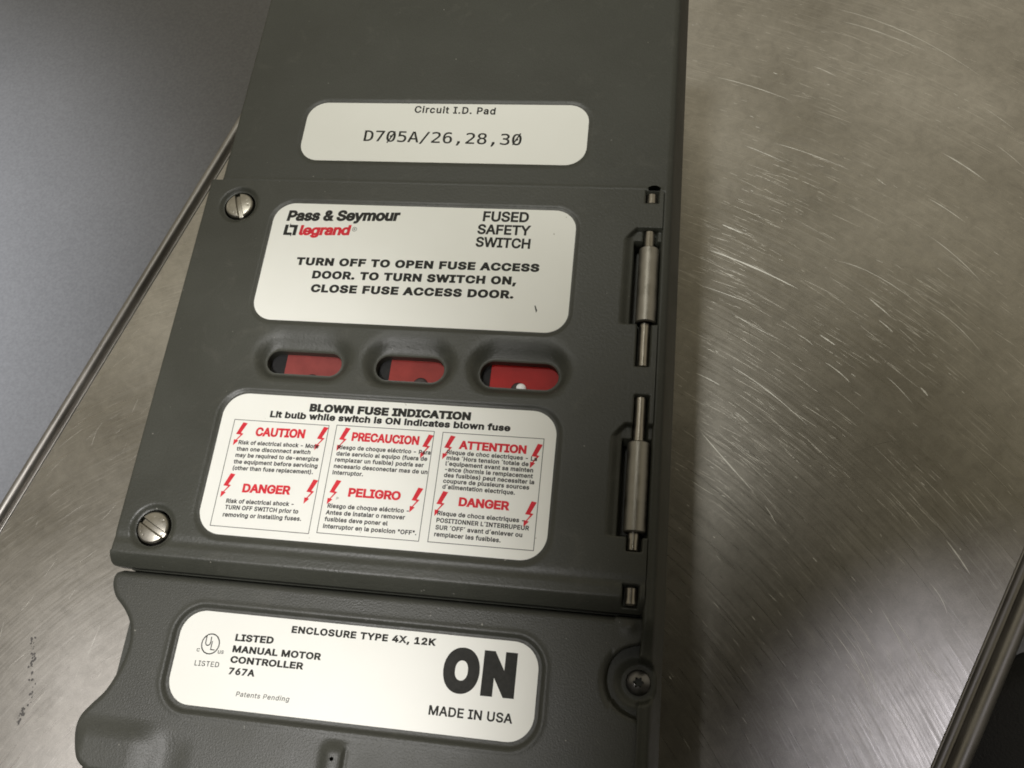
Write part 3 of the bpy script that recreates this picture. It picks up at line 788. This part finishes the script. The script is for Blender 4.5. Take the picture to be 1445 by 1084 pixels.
def swell(P, r, sgn):
    """push an outline outwards by r (mitred)"""
    e1 = P - np.roll(P, 1, 0); e2 = np.roll(P, -1, 0) - P
    n1 = np.stack([e1[:, 1], -e1[:, 0]], 1) / np.linalg.norm(e1, axis=1)[:, None]; n2 = np.stack([e2[:, 1], -e2[:, 0]], 1) / np.linalg.norm(e2, axis=1)[:, None]
    m_ = n1 + n2; d_ = np.maximum(1 + (n1 * n2).sum(1), 0.35)
    return P + sgn * r * m_ / d_[:, None]

def fill(polys):
    """triangles covering the non-zero winding area"""
    groups = []
    for P in sorted(polys, key=lambda q: q[:, 0].min()):
        x0_, x1_ = P[:, 0].min(), P[:, 0].max()
        if groups and x0_ <= groups[-1][1]: groups[-1][0].append(P); groups[-1][1] = max(groups[-1][1], x1_)
        else: groups.append([[P], x1_])
    V, F = [], []
    for g, _ in groups:
        vs, es = [], []
        for P in g:
            b_ = len(vs); n = len(P); vs += [Vector(p) for p in P.tolist()]; es += [(b_ + i, b_ + (i + 1) % n) for i in range(n)]
        r_ = delaunay_2d_cdt(vs, es, [], 0, 1e-5)
        pv = np.array([tuple(v) for v in r_[0]]); tr = np.array(r_[2])
        if len(tr) == 0: continue
        c = pv[tr].mean(1); wnd = np.zeros(len(c))
        for P in g:
            Q = np.roll(P, -1, 0)
            for (ax, ay), (bx_, by_) in zip(P, Q):
                up = (ay <= c[:, 1]) & (by_ > c[:, 1]); dn = (ay > c[:, 1]) & (by_ <= c[:, 1])
                cr = (bx_ - ax) * (c[:, 1] - ay) - (c[:, 0] - ax) * (by_ - ay)
                wnd += (up & (cr > 0)).astype(int) - (dn & (cr < 0)).astype(int)
        b_ = len(V); V += pv.tolist(); F += (tr[wnd != 0] + b_).tolist()
    return np.array(V), F

caps, sign = {}, {}
for k, o in refs.items():
    P = outlines(o, 2)[0]; caps[k] = P[:, 1].max()
    Q = np.roll(P, -1, 0); sign[k] = 1 if (P[:, 0] * Q[:, 1] - Q[:, 0] * P[:, 1]).sum() > 0 else -1
done = []
for o, lab, x0, x1, y0, y1, cp, m, f, bold in jobs:
    polys = outlines(o, 3 if cp < 2.2 else (10 if cp > 8 else 5))
    if bold: polys = [swell(P, bold, sign[id(f)]) for P in polys]
    V, FF = fill(polys)
    used = np.unique(np.array(FF)); mnx, mxx = V[used, 0].min(), V[used, 0].max()
    u = (V[:, 0] - mnx) / (mxx - mnx)
    VV = np.stack([x0 + u * (x1 - x0), (V[:, 1] + bold) * cp / (caps[id(f)] + 2 * bold) + y0 + u * (y1 - y0), np.full(len(V), ZL[lab])], 1)
    me = mesh_np('lettering', VV, FF, False)
    done.append((me, m, LAB[lab]))
for o, *_ in jobs: bpy.data.objects.remove(o)
for o in refs.values(): bpy.data.objects.remove(o)
for me, m, par in done: link('lettering', me, m, par)

# printed shapes: box outlines, bolts, the square logo, the registered mark, the certification ring
def flat(name, V, F, z, m, par): return link(name, mesh_np(name, [(x, y, z) for x, y in V], F, False), m, par)
def frame(x0, x1, y0, y1, w, par, z):
    V = [(x0, y0), (x1, y0), (x1, y1), (x0, y1), (x0 + w, y0 + w), (x1 - w, y0 + w), (x1 - w, y1 - w), (x0 + w, y1 - w)]
    flat('text_box_outline', V, [[0, 1, 5, 4], [1, 2, 6, 5], [2, 3, 7, 6], [3, 0, 4, 7]], z, M_grey, par)
frame(-152.9, -114.4, 54.1, 96.1, 0.25, lab3, ZL[3]); frame(-111.6, -73.2, 54.7, 96.5, 0.25, lab3, ZL[3]); frame(-70.1, -31.7, 54.8, 96.4, 0.25, lab3, ZL[3])
BOLT = [(-1.4, 0.15), (0.5, -0.1), (-1.3, -4.3), (-0.3, -4.55), (-2.55, -7.15), (-2.0, -7.5), (-3.0, -9.3), (-3.6, -7.0), (-2.9, -7.0), (-1.75, -5.0), (-3.1, -4.9)]
BF = [[0, 1, 2, 10], [10, 2, 3, 9], [9, 3, 4, 8], [8, 4, 5, 6, 7]]
BOLT = [(-0.95, 0.15), (0.95, -0.15), (-0.95, -4.2), (0.15, -4.45), (-1.9, -7.1), (-1.25, -7.35), (-3.05, -9.35), (-3.15, -6.9), (-2.35, -7.0), (-0.95, -4.95), (-2.85, -4.75)]
bm0 = None
for bx, by in ((-148.1, 94.9), (-115.5, 95.2), (-148.4, 74.4), (-115.6, 74.4), (-106.8, 95.5), (-74.3, 94.9), (-106.7, 74.9), (-75.3, 74.3), (-65.9, 95.1), (-33.0, 94.1), (-65.9, 73.7), (-33.2, 72.4)):
    flat('lightning_bolt', [(bx + p[0], by + p[1]) for p in BOLT], BF, ZL[3] - 0.012, M_red, lab3)
# square logo: two interlocking brackets
lx, ly, s_ = -150.5, 178.8, 5.2; w_ = 1.0; sh = 0.04
def shr(P): return [(lx + x + (y) * sh, ly + y) for x, y in P]
flat('logo_bracket', shr([(0, 0), (3.4, 0), (3.4, 1.3), (1.5, 1.3), (1.5, 5.1), (0, 5.1)]), [[0, 1, 2, 3], [0, 3, 4, 5]], ZL[2], M_black, lab2)
flat('logo_bracket', shr([(2.1, 5.1), (5.6, 5.1), (5.6, 0), (4.1, 0), (4.1, 3.8), (2.1, 3.8)]), [[0, 5, 4, 1], [1, 4, 3, 2]], ZL[2], M_black, lab2)
flat('logo_bracket', shr([(1.95, 5.6), (2.3, 5.6), (2.3, 3.9), (1.95, 3.9)]), [[0, 3, 2, 1]], ZL[2], M_black, lab2)
flat('logo_bracket', shr([(3.4, -0.5), (3.75, -0.5), (3.75, 1.2), (3.4, 1.2)]), [[0, 1, 2, 3]], ZL[2], M_black, lab2)
def ring(name, cx, cy, rx, ry, w, z, m, par, n=40):
    V = [(cx + (rx - k * w) * math.cos(2 * math.pi * i / n), cy + (ry - k * w) * math.sin(2 * math.pi * i / n)) for k in (0, 1) for i in range(n)]
    flat(name, V, [[i, (i + 1) % n, n + (i + 1) % n, n + i] for i in range(n)], z, m, par)
ring('certification_ring', -145.4, 13.0, 3.5, 3.65, 0.42, ZL[4], M_black, lab4)
ring('registered_mark', -119.7, 182.7, 1.05, 1.05, 0.2, ZL[2], M_grey, lab2, 24)
for zx in (-111.5, -55.9):      # the zeros of the circuit number are slashed
    flat('zero_slash', [(zx - 1.75, 227.2), (zx - 1.2, 226.9), (zx + 1.75, 232.9), (zx + 1.2, 233.2)], [[0, 1, 2, 3]], ZL[1] + 0.005, M_black, lab1)
# small stray mark on the instruction label
flat('scuff_mark', [(-40.6, 150.6), (-40.2, 150.8), (-39.3, 148.6), (-39.7, 147.6)], [[0, 3, 2, 1]], ZL[2] + .01, M_grey, lab2)

# the switch's empty stands at its base without moving the parts
sw.location = (-0.085, 0.13, 0)
for ch in list(sw.children): ch.matrix_parent_inverse = Matrix.Translation((0.085, -0.13, 0))
